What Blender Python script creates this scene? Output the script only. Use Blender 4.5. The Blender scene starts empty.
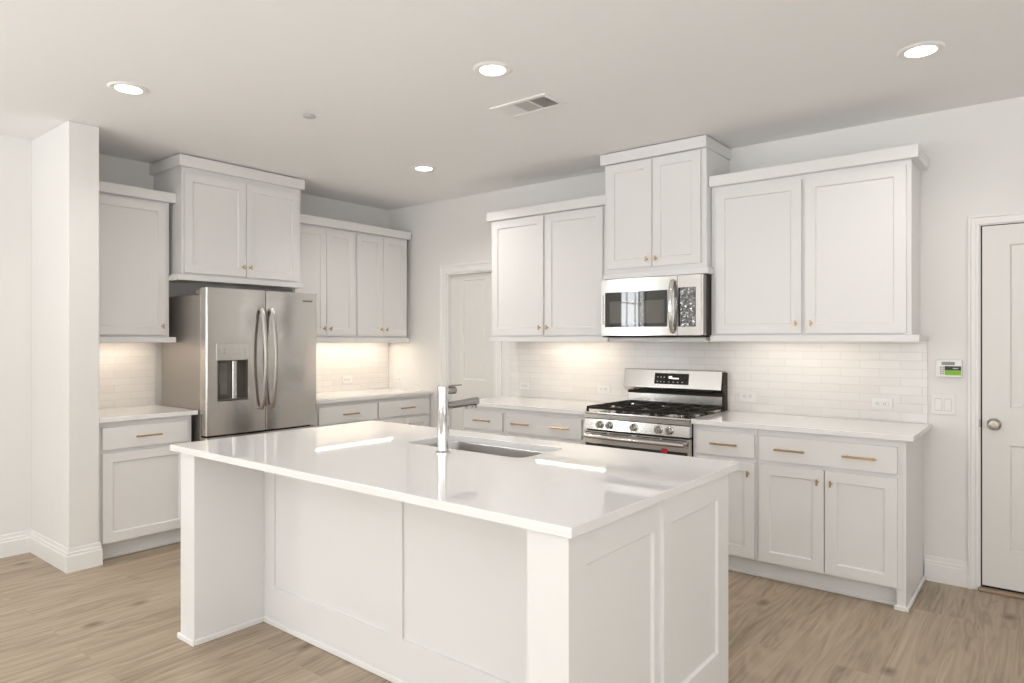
import bpy, bmesh, math, random
from mathutils import Vector, Matrix
random.seed(7)
PI = math.pi
scene = bpy.context.scene
C = scene.collection

# ------------------------------------------------------------------ camera, world, light, exposure
cam_data = bpy.data.cameras.new('camera')
cam = bpy.data.objects.new('camera', cam_data)
C.objects.link(cam)
cam.location = (5.286, -4.602, 1.404)
cam.rotation_euler = (PI / 2, 0.0, 0.6733)
cam_data.sensor_width = 36.0
cam_data.lens = 36.0 * 674.59 / 1024.0
cam_data.shift_y = -1.63 / 1024.0
cam_data.clip_start = 0.02
scene.camera = cam

world = bpy.data.worlds.new('sky')
scene.world = world
world.use_nodes = True
world.node_tree.nodes['Background'].inputs[0].default_value = (1.0, 0.985, 0.965, 1)
world.node_tree.nodes['Background'].inputs[1].default_value = 1.5

vs = scene.view_settings
vs.view_transform = 'Standard'
vs.look = 'None'
vs.gamma = 1.0
vs.use_curve_mapping = False
vs.exposure = 0.36


def area_light(name, loc, rot, sx, sy, power, color, shape='RECTANGLE', spread=PI, parent=None):
    d = bpy.data.lights.new(name, 'AREA')
    d.shape = shape
    d.size = sx
    if shape in ('RECTANGLE', 'ELLIPSE'):
        d.size_y = sy
    d.energy = power
    d.color = color
    d.spread = spread
    o = bpy.data.objects.new(name, d)
    o.location = loc
    o.rotation_euler = rot
    if parent is not None:
        o.parent = parent
    C.objects.link(o)
    return o


ROOM_X, ROOM_Y, H = 8.2, -7.6, 2.729
DAY = (0.925, 0.965, 1.0)
CEIL_FILL = (0.885, 0.950, 1.0)
FRONT_WINDOWS = [(0.7, 2.5, 0.5, 2.35), (3.1, 4.9, 0.5, 2.35), (5.5, 7.3, 0.5, 2.35)]   # in the wall behind the camera
SIDE_WINDOW = (-6.55, -5.70, 0.80, 2.40)                                            # in the left wall
FILL_WINDOWS = [(-6.9, -5.3, 0.5, 2.35), (-4.5, -2.9, 0.5, 2.35)]                    # unseen, added in the right wall to let in fill light
CEIL_FILL_POWER = 800
FRONT_POWER, FILL_POWER, TILT = [24, 25, 21], 19, math.radians(10)                  # sky light at the front, added fill at the right
for (x0, x1, z0, z1), pw in zip(FRONT_WINDOWS, FRONT_POWER):
    area_light('daylight_and_fill', ((x0 + x1) / 2, ROOM_Y - 0.55, (z0 + z1) / 2 - 0.1), (PI / 2 + TILT, 0, 0), x1 - x0, z1 - z0, pw, DAY)
for y0, y1, z0, z1 in FILL_WINDOWS:
    area_light('daylight_and_fill', (ROOM_X + 0.55, (y0 + y1) / 2, (z0 + z1) / 2 - 0.1), (PI / 2 + TILT, 0, PI / 2), y1 - y0, z1 - z0, FILL_POWER, DAY)  # fill lamps behind the added right-hand windows
area_light('daylight_and_fill', (-0.16, (SIDE_WINDOW[0] + SIDE_WINDOW[1]) / 2, (SIDE_WINDOW[2] + SIDE_WINDOW[3]) / 2),
           (PI / 2, 0, -PI / 2), SIDE_WINDOW[1] - SIDE_WINDOW[0], SIDE_WINDOW[3] - SIDE_WINDOW[2], 42, DAY)
# added upward lamps outside, standing in for ground bounce, to brighten the ceiling
area_light('ceiling_fill', (4.0, ROOM_Y - 2.7, -0.05), (PI, 0, 0), 7.5, 4.0, CEIL_FILL_POWER, CEIL_FILL)
area_light('ceiling_fill', (ROOM_X + 2.7, -4.9, -0.05), (PI, 0, 0), 4.0, 4.6, CEIL_FILL_POWER * 0.36, CEIL_FILL)
sun_data = bpy.data.lights.new('sun', 'SUN')
sun_data.energy = 6.0
sun_data.angle = math.radians(0.6)
sun_data.color = (1.0, 0.97, 0.93)
sun = bpy.data.objects.new('sun', sun_data)
sun.location = (3, -14, 9)
sun.rotation_euler = (math.radians(40), 0, math.radians(-8))      # comes in steeply through the windows behind the camera
C.objects.link(sun)
LAMP = (1.0, 0.96, 0.915)
LED = (1.0, 0.85, 0.68)
DOWNLIGHT_W, LED_W = 3.3, 0.56


# ------------------------------------------------------------------ materials
def new_mat(name):
    m = bpy.data.materials.new(name)
    m.use_nodes = True
    return m, m.node_tree.nodes, m.node_tree.links, m.node_tree.nodes['Principled BSDF']


def plain(name, col, rough=0.5, metal=0.0, bump=0.0, bscale=80.0, spec=0.5, coat=0.0, stretch=None, rvar=0.0, ior=1.5, bdist=0.002):
    m, n, l, p = new_mat(name)
    p.inputs['Base Color'].default_value = (*col, 1)
    p.inputs['Roughness'].default_value = rough
    p.inputs['Metallic'].default_value = metal
    p.inputs['Specular IOR Level'].default_value = spec
    p.inputs['Coat Weight'].default_value = coat
    p.inputs['IOR'].default_value = ior
    if bump or rvar:
        tc = n.new('ShaderNodeTexCoord')
        mp = n.new('ShaderNodeMapping')
        mp.inputs['Scale'].default_value = stretch or (1, 1, 1)
        nz = n.new('ShaderNodeTexNoise')
        nz.inputs['Scale'].default_value = bscale
        nz.inputs['Detail'].default_value = 4
        l.new(tc.outputs['Object'], mp.inputs['Vector'])
        l.new(mp.outputs['Vector'], nz.inputs['Vector'])
        if bump:
            b = n.new('ShaderNodeBump')
            b.inputs['Strength'].default_value = bump
            b.inputs['Distance'].default_value = bdist
            l.new(nz.outputs['Fac'], b.inputs['Height'])
            l.new(b.outputs['Normal'], p.inputs['Normal'])
        if rvar:
            mr = n.new('ShaderNodeMapRange')
            mr.inputs['To Min'].default_value = rough - rvar
            mr.inputs['To Max'].default_value = rough + rvar
            l.new(nz.outputs['Fac'], mr.inputs['Value'])
            l.new(mr.outputs['Result'], p.inputs['Roughness'])
    return m


def emitter(name, col, strength):
    m, n, l, p = new_mat(name)
    p.inputs['Base Color'].default_value = (0.8, 0.8, 0.8, 1)
    p.inputs['Emission Color'].default_value = (*col, 1)
    p.inputs['Emission Strength'].default_value = strength
    return m


def tile_mat(name, axis):
    m, n, l, p = new_mat(name)
    tc = n.new('ShaderNodeTexCoord')
    sep = n.new('ShaderNodeSeparateXYZ')
    com = n.new('ShaderNodeCombineXYZ')
    l.new(tc.outputs['Object'], sep.inputs[0])
    l.new(sep.outputs[axis], com.inputs['X'])
    l.new(sep.outputs['Z'], com.inputs['Y'])
    br = n.new('ShaderNodeTexBrick')
    br.offset = 0.5
    br.inputs['Scale'].default_value = 1.0
    br.inputs['Brick Width'].default_value = 0.222
    br.inputs['Row Height'].default_value = 0.0512
    br.inputs['Mortar Size'].default_value = 0.0016
    br.inputs['Mortar Smooth'].default_value = 0.3
    br.inputs['Color1'].default_value = (0.80, 0.775, 0.745, 1)
    br.inputs['Color2'].default_value = (0.84, 0.82, 0.795, 1)
    br.inputs['Mortar'].default_value = (0.71, 0.685, 0.655, 1)
    l.new(com.outputs[0], br.inputs['Vector'])
    l.new(br.outputs['Color'], p.inputs['Base Color'])
    nz = n.new('ShaderNodeTexNoise')
    nz.inputs['Scale'].default_value = 14
    l.new(tc.outputs['Object'], nz.inputs['Vector'])
    mul = n.new('ShaderNodeMath')
    mul.operation = 'MULTIPLY_ADD'
    mul.inputs[1].default_value = -1.0
    l.new(br.outputs['Fac'], mul.inputs[0])
    sc = n.new('ShaderNodeMath')
    sc.operation = 'MULTIPLY'
    sc.inputs[1].default_value = 0.8
    l.new(nz.outputs['Fac'], sc.inputs[0])
    l.new(sc.outputs[0], mul.inputs[2])
    b = n.new('ShaderNodeBump')
    b.inputs['Strength'].default_value = 0.4
    b.inputs['Distance'].default_value = 0.0025
    l.new(mul.outputs[0], b.inputs['Height'])
    l.new(b.outputs['Normal'], p.inputs['Normal'])
    p.inputs['Roughness'].default_value = 0.16
    return m


def floor_mat():
    m, n, l, p = new_mat('oak_planks')
    tc = n.new('ShaderNodeTexCoord')
    sep = n.new('ShaderNodeSeparateXYZ')
    com = n.new('ShaderNodeCombineXYZ')
    l.new(tc.outputs['Object'], sep.inputs[0])
    l.new(sep.outputs['Y'], com.inputs['X'])
    l.new(sep.outputs['X'], com.inputs['Y'])
    br = n.new('ShaderNodeTexBrick')
    br.offset = 0.37
    br.offset_frequency = 2
    br.inputs['Scale'].default_value = 1.0
    br.inputs['Brick Width'].default_value = 1.45
    br.inputs['Row Height'].default_value = 0.182
    br.inputs['Mortar Size'].default_value = 0.0009
    br.inputs['Mortar Smooth'].default_value = 0.2
    br.inputs['Color1'].default_value = (0, 0, 0, 1)
    br.inputs['Color2'].default_value = (1, 1, 1, 1)
    br.inputs['Mortar'].default_value = (0.4, 0.4, 0.4, 1)
    l.new(com.outputs[0], br.inputs['Vector'])
    rnd = n.new('ShaderNodeMath')
    rnd.operation = 'MULTIPLY'
    rnd.inputs[1].default_value = 37.0
    l.new(br.outputs['Color'], rnd.inputs[0])

    def grain(sx, sy, detail, dist, rough=0.6):
        mp = n.new('ShaderNodeMapping')
        mp.inputs['Scale'].default_value = (sx, sy, 1)
        l.new(tc.outputs['Object'], mp.inputs['Vector'])
        nz = n.new('ShaderNodeTexNoise')
        nz.noise_dimensions = '4D'
        nz.inputs['Scale'].default_value = 1.0
        nz.inputs['Detail'].default_value = detail
        nz.inputs['Roughness'].default_value = rough
        nz.inputs['Distortion'].default_value = dist
        l.new(mp.outputs[0], nz.inputs['Vector'])
        l.new(rnd.outputs[0], nz.inputs['W'])
        return nz
    g1 = grain(6.0, 0.75, 2, 0.7)
    g2 = grain(42.0, 1.8, 4, 0.5, 0.75)
    # cathedral rings: sine of the coarse noise
    ring = n.new('ShaderNodeMath')
    ring.operation = 'MULTIPLY'
    ring.inputs[1].default_value = 70.0
    l.new(g1.outputs['Fac'], ring.inputs[0])
    sn = n.new('ShaderNodeMath')
    sn.operation = 'SINE'
    l.new(ring.outputs[0], sn.inputs[0])
    # value = .5*g1 + .35*g2 + .04*sin + .12*rand
    def madd(a, k, c):
        q = n.new('ShaderNodeMath')
        q.operation = 'MULTIPLY_ADD'
        l.new(a, q.inputs[0])
        q.inputs[1].default_value = k
        if isinstance(c, float):
            q.inputs[2].default_value = c
        else:
            l.new(c, q.inputs[2])
        return q.outputs[0]
    v = madd(g1.outputs['Fac'], 0.55, 0.07)
    v = madd(g2.outputs['Fac'], 0.62, v)
    v = madd(sn.outputs[0], 0.055, v)
    v = madd(br.outputs['Color'], 0.07, v)
    ramp = n.new('ShaderNodeValToRGB')
    e = ramp.color_ramp.elements
    e[0].position = 0.40
    e[0].color = (0.215, 0.158, 0.106, 1)
    e[1].position = 0.92
    e[1].color = (0.550, 0.448, 0.335, 1)
    mid = ramp.color_ramp.elements.new(0.66)
    mid.color = (0.405, 0.320, 0.230, 1)
    l.new(v, ramp.inputs[0])
    # knots
    mp = n.new('ShaderNodeMapping')
    mp.inputs['Scale'].default_value = (3.4, 2.0, 1)
    l.new(tc.outputs['Object'], mp.inputs['Vector'])
    add = n.new('ShaderNodeVectorMath')
    add.operation = 'ADD'
    dn = grain(9, 5, 2, 0.0)
    mulv = n.new('ShaderNodeVectorMath')
    mulv.operation = 'SCALE'
    mulv.inputs['Scale'].default_value = 0.12
    l.new(dn.outputs['Color'], mulv.inputs[0])
    l.new(mp.outputs[0], add.inputs[0])
    l.new(mulv.outputs[0], add.inputs[1])
    vo = n.new('ShaderNodeTexVoronoi')
    vo.voronoi_dimensions = '2D'
    vo.inputs['Scale'].default_value = 0.55
    l.new(add.outputs[0], vo.inputs['Vector'])
    kr = n.new('ShaderNodeMapRange')
    kr.inputs['From Min'].default_value = 0.01
    kr.inputs['From Max'].default_value = 0.075
    kr.inputs['To Min'].default_value = 0.75
    kr.inputs['To Max'].default_value = 0.0
    l.new(vo.outputs['Distance'], kr.inputs['Value'])
    mx = n.new('ShaderNodeMix')
    mx.data_type = 'RGBA'
    l.new(kr.outputs[0], mx.inputs[0])
    l.new(ramp.outputs[0], mx.inputs[6])
    mx.inputs[7].default_value = (0.13, 0.088, 0.055, 1)
    mo = n.new('ShaderNodeMix')
    mo.data_type = 'RGBA'
    mf = n.new('ShaderNodeMath')
    mf.operation = 'MULTIPLY'
    mf.inputs[1].default_value = 0.25
    l.new(br.outputs['Fac'], mf.inputs[0])
    l.new(mf.outputs[0], mo.inputs[0])
    l.new(mx.outputs[2], mo.inputs[6])
    mo.inputs[7].default_value = (0.16, 0.11, 0.075, 1)
    l.new(mo.outputs[2], p.inputs['Base Color'])
    b = n.new('ShaderNodeBump')
    b.inputs['Strength'].default_value = 0.15
    b.inputs['Distance'].default_value = 0.001
    l.new(g2.outputs['Fac'], b.inputs['Height'])
    l.new(b.outputs['Normal'], p.inputs['Normal'])
    p.inputs['Roughness'].default_value = 0.42
    p.inputs['Specular IOR Level'].default_value = 0.35
    return m


WALL = plain('wall_paint', (0.825, 0.812, 0.79), 0.6, bump=0.08, bscale=140)
CEIL = plain('ceiling_paint', (0.90, 0.895, 0.89), 0.8, bump=0.25, bscale=90)
TRIM = plain('trim_paint', (0.87, 0.86, 0.84), 0.38)
CAB = plain('cabinet_paint', (0.82, 0.812, 0.80), 0.36, bump=0.02, bscale=60)
DOORP = plain('door_paint', (0.80, 0.785, 0.755), 0.42)
QUARTZ = plain('quartz', (0.86, 0.855, 0.845), 0.04, spec=0.6)
BRASS = plain('brushed_brass', (0.60, 0.42, 0.23), 0.33, metal=1.0)
def brushed(name, col, rough, aniso):
    m, n, l, p = new_mat(name)
    p.inputs['Base Color'].default_value = (*col, 1)
    p.inputs['Metallic'].default_value = 1.0
    p.inputs['Roughness'].default_value = rough
    p.inputs['Anisotropic'].default_value = aniso
    p.inputs['Anisotropic Rotation'].default_value = 0.25
    t = n.new('ShaderNodeTangent')
    t.direction_type = 'RADIAL'
    t.axis = 'Z'
    l.new(t.outputs[0], p.inputs['Tangent'])
    return m


STEEL = brushed('brushed_steel', (0.62, 0.605, 0.585), 0.17, 0.6)
HSTEEL = brushed('handle_steel', (0.46, 0.44, 0.415), 0.30, 0.5)
FSTEEL = brushed('fridge_steel', (0.585, 0.56, 0.53), 0.17, 0.55)
FGREY = plain('fridge_side_grey', (0.40, 0.375, 0.35), 0.36, metal=0.75)
CHROME = plain('chrome', (0.74, 0.74, 0.74), 0.06, metal=1.0)
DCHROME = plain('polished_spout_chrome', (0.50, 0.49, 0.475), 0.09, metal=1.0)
SINKM = plain('sink_steel', (0.66, 0.645, 0.62), 0.34, metal=1.0, rvar=0.04, bscale=20)
NICKEL = plain('satin_nickel', (0.36, 0.33, 0.285), 0.28, metal=1.0)
BLACK = plain('black_plastic', (0.012, 0.011, 0.010), 0.45, spec=0.25)
GLASSB = plain('black_glass', (0.010, 0.009, 0.008), 0.02, ior=1.65)
SCREENG = plain('microwave_screen', (0.10, 0.093, 0.08), 0.02, ior=1.65)
FILM = plain('crinkled_film', (0.012, 0.011, 0.010), 0.06, ior=2.2, coat=1.0)
IRON = plain('cast_iron', (0.016, 0.013, 0.011), 0.55, bump=0.3, bscale=200, spec=0.25)
DARKSIDE = plain('dark_brown_side', (0.045, 0.034, 0.025), 0.5, spec=0.25)
PLASTIC = plain('white_plastic', (0.84, 0.83, 0.81), 0.3)
SLOT = plain('socket_slots', (0.10, 0.09, 0.08), 0.5)
GREYSLOT = plain('grey_gap', (0.42, 0.40, 0.38), 0.6)
LCD = plain('lcd_grey', (0.20, 0.22, 0.20), 0.2)
GREEN = plain('green_sticker', (0.22, 0.52, 0.02), 0.4)
INK = plain('black_sticker', (0.02, 0.022, 0.02), 0.4)
GREYINK = plain('grey_print', (0.5, 0.5, 0.49), 0.5)
GREYP = plain('cover_plate_paint', (0.56, 0.55, 0.53), 0.5)
DISPLAYB = plain('display_black', (0.010, 0.008, 0.007), 0.12, spec=0.3)
RED = plain('red_tag', (0.60, 0.01, 0.025), 0.4)
BADGE = plain('badge_grey', (0.16, 0.15, 0.14), 0.4)
DUCT = plain('duct_grey', (0.33, 0.30, 0.28), 0.7)
WOODSTRIP = plain('wood_threshold', (0.36, 0.26, 0.18), 0.45, bump=0.2, bscale=12, stretch=(2, 30, 30))
LENS = emitter('lamp_lens', (1.0, 0.96, 0.90), 6.0)
LEDM = emitter('led_diffuser', (1.0, 0.86, 0.70), 3.0)
CLOCK = emitter('display_glow', (0.95, 1.0, 0.97), 1.2)
TILE_X = tile_mat('subway_tile', 'X')
FLOOR = floor_mat()


def pane_mat():
    m = bpy.data.materials.new('window_glass')
    m.use_nodes = True
    n, l = m.node_tree.nodes, m.node_tree.links
    n.clear()
    o = n.new('ShaderNodeOutputMaterial')
    t = n.new('ShaderNodeBsdfTransparent')
    g = n.new('ShaderNodeBsdfGlossy')
    g.inputs['Roughness'].default_value = 0.02
    mx = n.new('ShaderNodeMixShader')
    mx.inputs[0].default_value = 0.05
    l.new(t.outputs[0], mx.inputs[1])
    l.new(g.outputs[0], mx.inputs[2])
    l.new(mx.outputs[0], o.inputs[0])
    return m


PANE = pane_mat()


# ------------------------------------------------------------------ mesh helpers
def box(bm, x0, x1, y0, y1, z0, z1, bev=0.0, seg=1):
    vs_ = [bm.verts.new((x, y, z)) for x in (x0, x1) for y in (y0, y1) for z in (z0, z1)]
    f = []
    for idx in ((0, 1, 3, 2), (4, 6, 7, 5), (0, 4, 5, 1), (2, 3, 7, 6), (0, 2, 6, 4), (1, 5, 7, 3)):
        f.append(bm.faces.new([vs_[i] for i in idx]))
    if bev:
        es = list({e for q in f for e in q.edges})
        bmesh.ops.bevel(bm, geom=es, offset=bev, segments=seg, affect='EDGES', profile=0.5)
    return bm


def nb():
    return bmesh.new()


def B(*a, **k):
    return box(nb(), *a, **k)


def tube(bm, pts, r, n=16, cap=True, flat=1.0):
    pts = [Vector(p) for p in pts]
    rs = r if isinstance(r, (list, tuple)) else [r] * len(pts)
    rings = []
    t0 = (pts[1] - pts[0]).normalized()
    up = Vector((0, 0, 1)) if abs(t0.z) < 0.9 else Vector((0, 1, 0))
    u = t0.cross(up).normalized()
    for i, p in enumerate(pts):
        if i == 0:
            t = t0
        elif i == len(pts) - 1:
            t = (pts[i] - pts[i - 1]).normalized()
        else:
            t = ((pts[i + 1] - p).normalized() + (p - pts[i - 1]).normalized()).normalized()
        u = (u - t * u.dot(t)).normalized()
        w = t.cross(u).normalized()
        rings.append([bm.verts.new(p + (u * math.cos(2 * PI * k / n) + w * flat * math.sin(2 * PI * k / n)) * rs[i]) for k in range(n)])
    for a, b in zip(rings, rings[1:]):
        for k in range(n):
            bm.faces.new((a[k], a[(k + 1) % n], b[(k + 1) % n], b[k]))
    if cap:
        bm.faces.new(rings[0][::-1])
        bm.faces.new(rings[-1])
    return bm


def lathe(bm, prof, M=None, n=32):
    """prof: (radius, height) pairs turned about local Z, then placed by matrix M."""
    M = M or Matrix()
    rings = []
    for r, z in prof:
        if r < 1e-6:
            rings.append([bm.verts.new(M @ Vector((0, 0, z)))])
        else:
            rings.append([bm.verts.new(M @ Vector((r * math.cos(2 * PI * k / n), r * math.sin(2 * PI * k / n), z))) for k in range(n)])
    for a, b in zip(rings, rings[1:]):
        for k in range(n):
            va, vb = a[k % len(a)], a[(k + 1) % len(a)]
            vc, vd = b[(k + 1) % len(b)], b[k % len(b)]
            q = []
            for v in (va, vb, vc, vd):
                if v not in q:
                    q.append(v)
            if len(q) > 2:
                bm.faces.new(q)
    return bm


def prism(bm, poly, fn):
    """poly: 2D outline; fn(u, v, s) -> 3D point for s=0,1. Closed extrusion."""
    a = [bm.verts.new(fn(u, v, 0)) for u, v in poly]
    b = [bm.verts.new(fn(u, v, 1)) for u, v in poly]
    n = len(poly)
    for k in range(n):
        bm.faces.new((a[k], a[(k + 1) % n], b[(k + 1) % n], b[k]))
    bm.faces.new(a[::-1])
    bm.faces.new(b)
    return bm


def panel_rects(bm, x0, x1, z0, z1, yf, yb, rects, steps):
    """A slab (front face at yf, towards -y) with rectangular sunk panels. rects: list of (x0,x1,z0,z1);
    steps: list of (inset, sink) rings from the front face down to the panel field."""
    xs = sorted({x0, x1, *[r[0] for r in rects], *[r[1] for r in rects]})
    zs = sorted({z0, z1, *[r[2] for r in rects], *[r[3] for r in rects]})
    vt = {}

    def v(x, z):
        if (x, z) not in vt:
            vt[(x, z)] = bm.verts.new((x, yf, z))
        return vt[(x, z)]
    for i in range(len(xs) - 1):
        for j in range(len(zs) - 1):
            cx, cz = (xs[i] + xs[i + 1]) / 2, (zs[j] + zs[j + 1]) / 2
            if any(r[0] < cx < r[1] and r[2] < cz < r[3] for r in rects):
                continue
            bm.faces.new((v(xs[i], zs[j]), v(xs[i + 1], zs[j]), v(xs[i + 1], zs[j + 1]), v(xs[i], zs[j + 1])))
    for r in rects:
        prev = None
        for ins, sk in [(0, 0)] + list(steps):
            ring = [(r[0] + ins, r[2] + ins), (r[1] - ins, r[2] + ins), (r[1] - ins, r[3] - ins), (r[0] + ins, r[3] - ins)]
            if ins == 0 and sk == 0:
                cur = [v(*q) for q in ring]
            else:
                cur = [bm.verts.new((q[0], yf + sk, q[1])) for q in ring]
            if prev:
                for k in range(4):
                    bm.faces.new((prev[k], prev[(k + 1) % 4], cur[(k + 1) % 4], cur[k]))
            prev = cur
        bm.faces.new(prev)
    # sides and back
    bx = [bm.verts.new((x, yb, z)) for x, z in ((x0, z0), (x1, z0), (x1, z1), (x0, z1))]
    bm.faces.new(bx[::-1])
    edges = [[(x, z0) for x in xs], [(x1, z) for z in zs], [(x, z1) for x in xs[::-1]], [(x0, z) for z in zs[::-1]]]
    for k, e in enumerate(edges):
        loop = [vt[q] for q in e if q in vt]
        bm.faces.new([*loop[::-1], bx[k], bx[(k + 1) % 4]])
    return bm


def shaker(x0, x1, z0, z1, yf, yb, stile=0.058):
    return panel_rects(nb(), x0, x1, z0, z1, yf, yb, [(x0 + stile, x1 - stile, z0 + stile, z1 - stile)],
                       [(0.005, 0.0095)])


def obj(name, bm, mat, parent=None, label=None):
    bmesh.ops.recalc_face_normals(bm, faces=bm.faces)
    for f in bm.faces:
        f.smooth = True
    for e in bm.edges:
        if len(e.link_faces) == 2 and e.calc_face_angle(0) > 0.5:
            e.smooth = False
    me = bpy.data.meshes.new(name)
    bm.to_mesh(me)
    bm.free()
    me.materials.append(mat)
    o = bpy.data.objects.new(name, me)
    C.objects.link(o)
    if parent is not None:
        o.parent = parent
    if label:
        o['label'] = label
    wn = o.modifiers.new('flat_face_normals', 'WEIGHTED_NORMAL')
    wn.keep_sharp = True
    wn.weight = 80
    return o


def tag(o, label, cat, group=None):
    o['label'] = label
    o['category'] = cat
    if group:
        o['group'] = group
    return o


def thing(name, label, cat, loc=(0, 0, 0), rotz=0.0, group=None):
    o = bpy.data.objects.new(name, None)
    o.empty_display_size = 0.1
    C.objects.link(o)
    o.location = loc
    o.rotation_euler = (0, 0, rotz)
    return tag(o, label, cat, group)


def struct(name, bm, mat, parent=None):
    o = obj(name, bm, mat, parent)
    if parent is None:
        o['kind'] = 'structure'
    return o


def copy_thing(src, loc, rotz, label):
    r = src.copy()
    C.objects.link(r)
    r.location = loc
    r.rotation_euler = (0, 0, rotz)
    r['label'] = label
    for ch in src.children:
        c = ch.copy()
        C.objects.link(c)
        c.parent = r
        for g in ch.children:
            d = g.copy()
            C.objects.link(d)
            d.parent = c
    return r


# ------------------------------------------------------------------ room shell
struct('floor', B(-0.15, ROOM_X + 0.15, ROOM_Y - 0.15, 0.15, -0.12, 0.0), FLOOR)
struct('ceiling', B(-0.15, ROOM_X + 0.15, ROOM_Y - 0.15, 0.15, H, H + 0.12), CEIL)


def wall_with_holes(a0, a1, holes, place, t0, t1):
    """Wall running along a, thickness t0..t1, with rectangular holes (a0,a1,z0,z1)."""
    bm = nb()
    xs = sorted({a0, a1, *[h[0] for h in holes], *[h[1] for h in holes]})
    for i in range(len(xs) - 1):
        c = (xs[i] + xs[i + 1]) / 2
        cuts = sorted((h[2], h[3]) for h in holes if h[0] < c < h[1])
        z = 0.0
        spans = []
        for q in cuts:
            if q[0] > z:
                spans.append((z, q[0]))
            z = q[1]
        spans.append((z, H))
        for s0, s1 in spans:
            if place == 'x':
                box(bm, xs[i], xs[i + 1], t0, t1, s0, s1)
            else:
                box(bm, t0, t1, xs[i], xs[i + 1], s0, s1)
    bmesh.ops.remove_doubles(bm, verts=bm.verts, dist=1e-5)
    return bm


DOOR1 = (0.828, 1.420, 2.030)       # pantry door opening
DOOR2 = (4.974, 5.868, 2.052)       # right-hand door opening
struct('wall_back', wall_with_holes(-0.15, ROOM_X + 0.15, [(DOOR1[0], DOOR1[1], 0, DOOR1[2]), (DOOR2[0], DOOR2[1], 0, DOOR2[2])], 'x', 0.0, 0.13), WALL)
struct('wall_left', wall_with_holes(ROOM_Y - 0.15, 0.0, [SIDE_WINDOW], 'y', -0.13, 0.0), WALL)
struct('wall_front', wall_with_holes(-0.0, ROOM_X, FRONT_WINDOWS, 'x', ROOM_Y - 0.13, ROOM_Y), WALL)
struct('wall_right', wall_with_holes(ROOM_Y - 0.15, 0.0, FILL_WINDOWS, 'y', ROOM_X, ROOM_X + 0.13), WALL)
PX, PY0, PY1 = 0.6535, -3.089, -2.918
struct('wall_partition', B(0.0, PX, PY0, PY1, 0.0, H, bev=0.004), WALL)

BB_PROF = [(0, 0), (0.014, 0), (0.014, 0.096), (0.010, 0.1015), (0.010, 0.116), (0.0055, 0.1215), (0.0045, 0.142), (0.002, 0.145), (0, 0.145)]


def baseboard(bm, p, q, out, ext0=0.0, ext1=0.0):
    """Baseboard from p to q (xy) on the face whose outward normal is out, ends mitred by ext."""
    p, q, out = Vector((*p, 0)), Vector((*q, 0)), Vector((*out, 0))
    d = (q - p).normalized()

    def fn(u, v, s):
        base = (q + d * (u * ext1)) if s else (p - d * (u * ext0))
        return base + out * u + Vector((0, 0, v))
    return prism(bm, BB_PROF, fn)


bm = nb()
baseboard(bm, (0, PY0), (PX, PY0), (0, -1), -1, 1)
baseboard(bm, (PX, PY0), (PX, PY1), (1, 0), 1, 1)
struct('baseboard_partition', bm, TRIM)
struct('baseboard_left', baseboard(nb(), (0, ROOM_Y), (0, PY0), (1, 0), 0, -1), TRIM)
struct('baseboard_back', baseboard(nb(), (4.7135, 0), (4.922, 0), (0, -1)), TRIM)
struct('baseboard_front', baseboard(nb(), (0, ROOM_Y), (ROOM_X, ROOM_Y), (0, 1), -1, -1), TRIM)
struct('baseboard_right', baseboard(nb(), (ROOM_X, ROOM_Y), (ROOM_X, 0), (-1, 0), -1, -1), TRIM)


def casing(x0, x1, top, w, t=0.017):
    """Door casing: inner opening x0..x1, head at top, width w; a stepped profile with three reeds."""
    prof = [(0, 0), (0, -0.010), (0.004, -0.013), (0.33 * w, -0.013), (0.38 * w, -0.009), (0.70 * w, -0.010), (0.78 * w, -0.0185), (0.95 * w, -0.0185), (w, -0.015), (w, 0)]
    bm = nb()
    loops = []
    for u, d in prof:
        loops.append([bm.verts.new(q) for q in ((x0 - u, d, 0), (x0 - u, d, top + u), (x1 + u, d, top + u), (x1 + u, d, 0))])
    m = len(prof)
    for k in range(m):
        a, b = loops[k], loops[(k + 1) % m]
        for s in range(3):
            bm.faces.new((a[s], a[s + 1], b[s + 1], b[s]))
    bm.faces.new([q[0] for q in loops])
    bm.faces.new([q[3] for q in loops][::-1])
    return bm


def jamb(x0, x1, top, y0, y1, t):
    bm = nb()
    box(bm, x0, x0 + t, y0, y1, 0, top)
    box(bm, x1 - t, x1, y0, y1, 0, top)
    box(bm, x0 + t, x1 - t, y0, y1, top - t, top)
    return bm


struct('trim_1', casing(DOOR1[0], DOOR1[1], DOOR1[2], 0.083), TRIM)
struct('trim_2', casing(DOOR2[0] + 0.002, DOOR2[1] - 0.002, DOOR2[2] - 0.002, 0.053), TRIM)
struct('trim_3', jamb(DOOR1[0], DOOR1[1], DOOR1[2], 0.0, 0.13, 0.012), TRIM)
struct('trim_4', jamb(DOOR2[0], DOOR2[1], DOOR2[2], 0.0, 0.13, 0.007), TRIM)

DSTEPS = [(0.008, 0.012), (0.020, 0.0125), (0.042, 0.004)]
# door 1: pantry door, set back in its frame
x0, x1 = DOOR1[0] + 0.014, DOOR1[1] - 0.014
struct('door_1', panel_rects(nb(), x0, x1, 0.012, DOOR1[2] - 0.015, 0.045, 0.080,
                             [(x0 + 0.148, x1 - 0.148, 1.035, 1.962), (x0 + 0.148, x1 - 0.148, 0.24, 0.82)], DSTEPS), DOORP)
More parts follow.
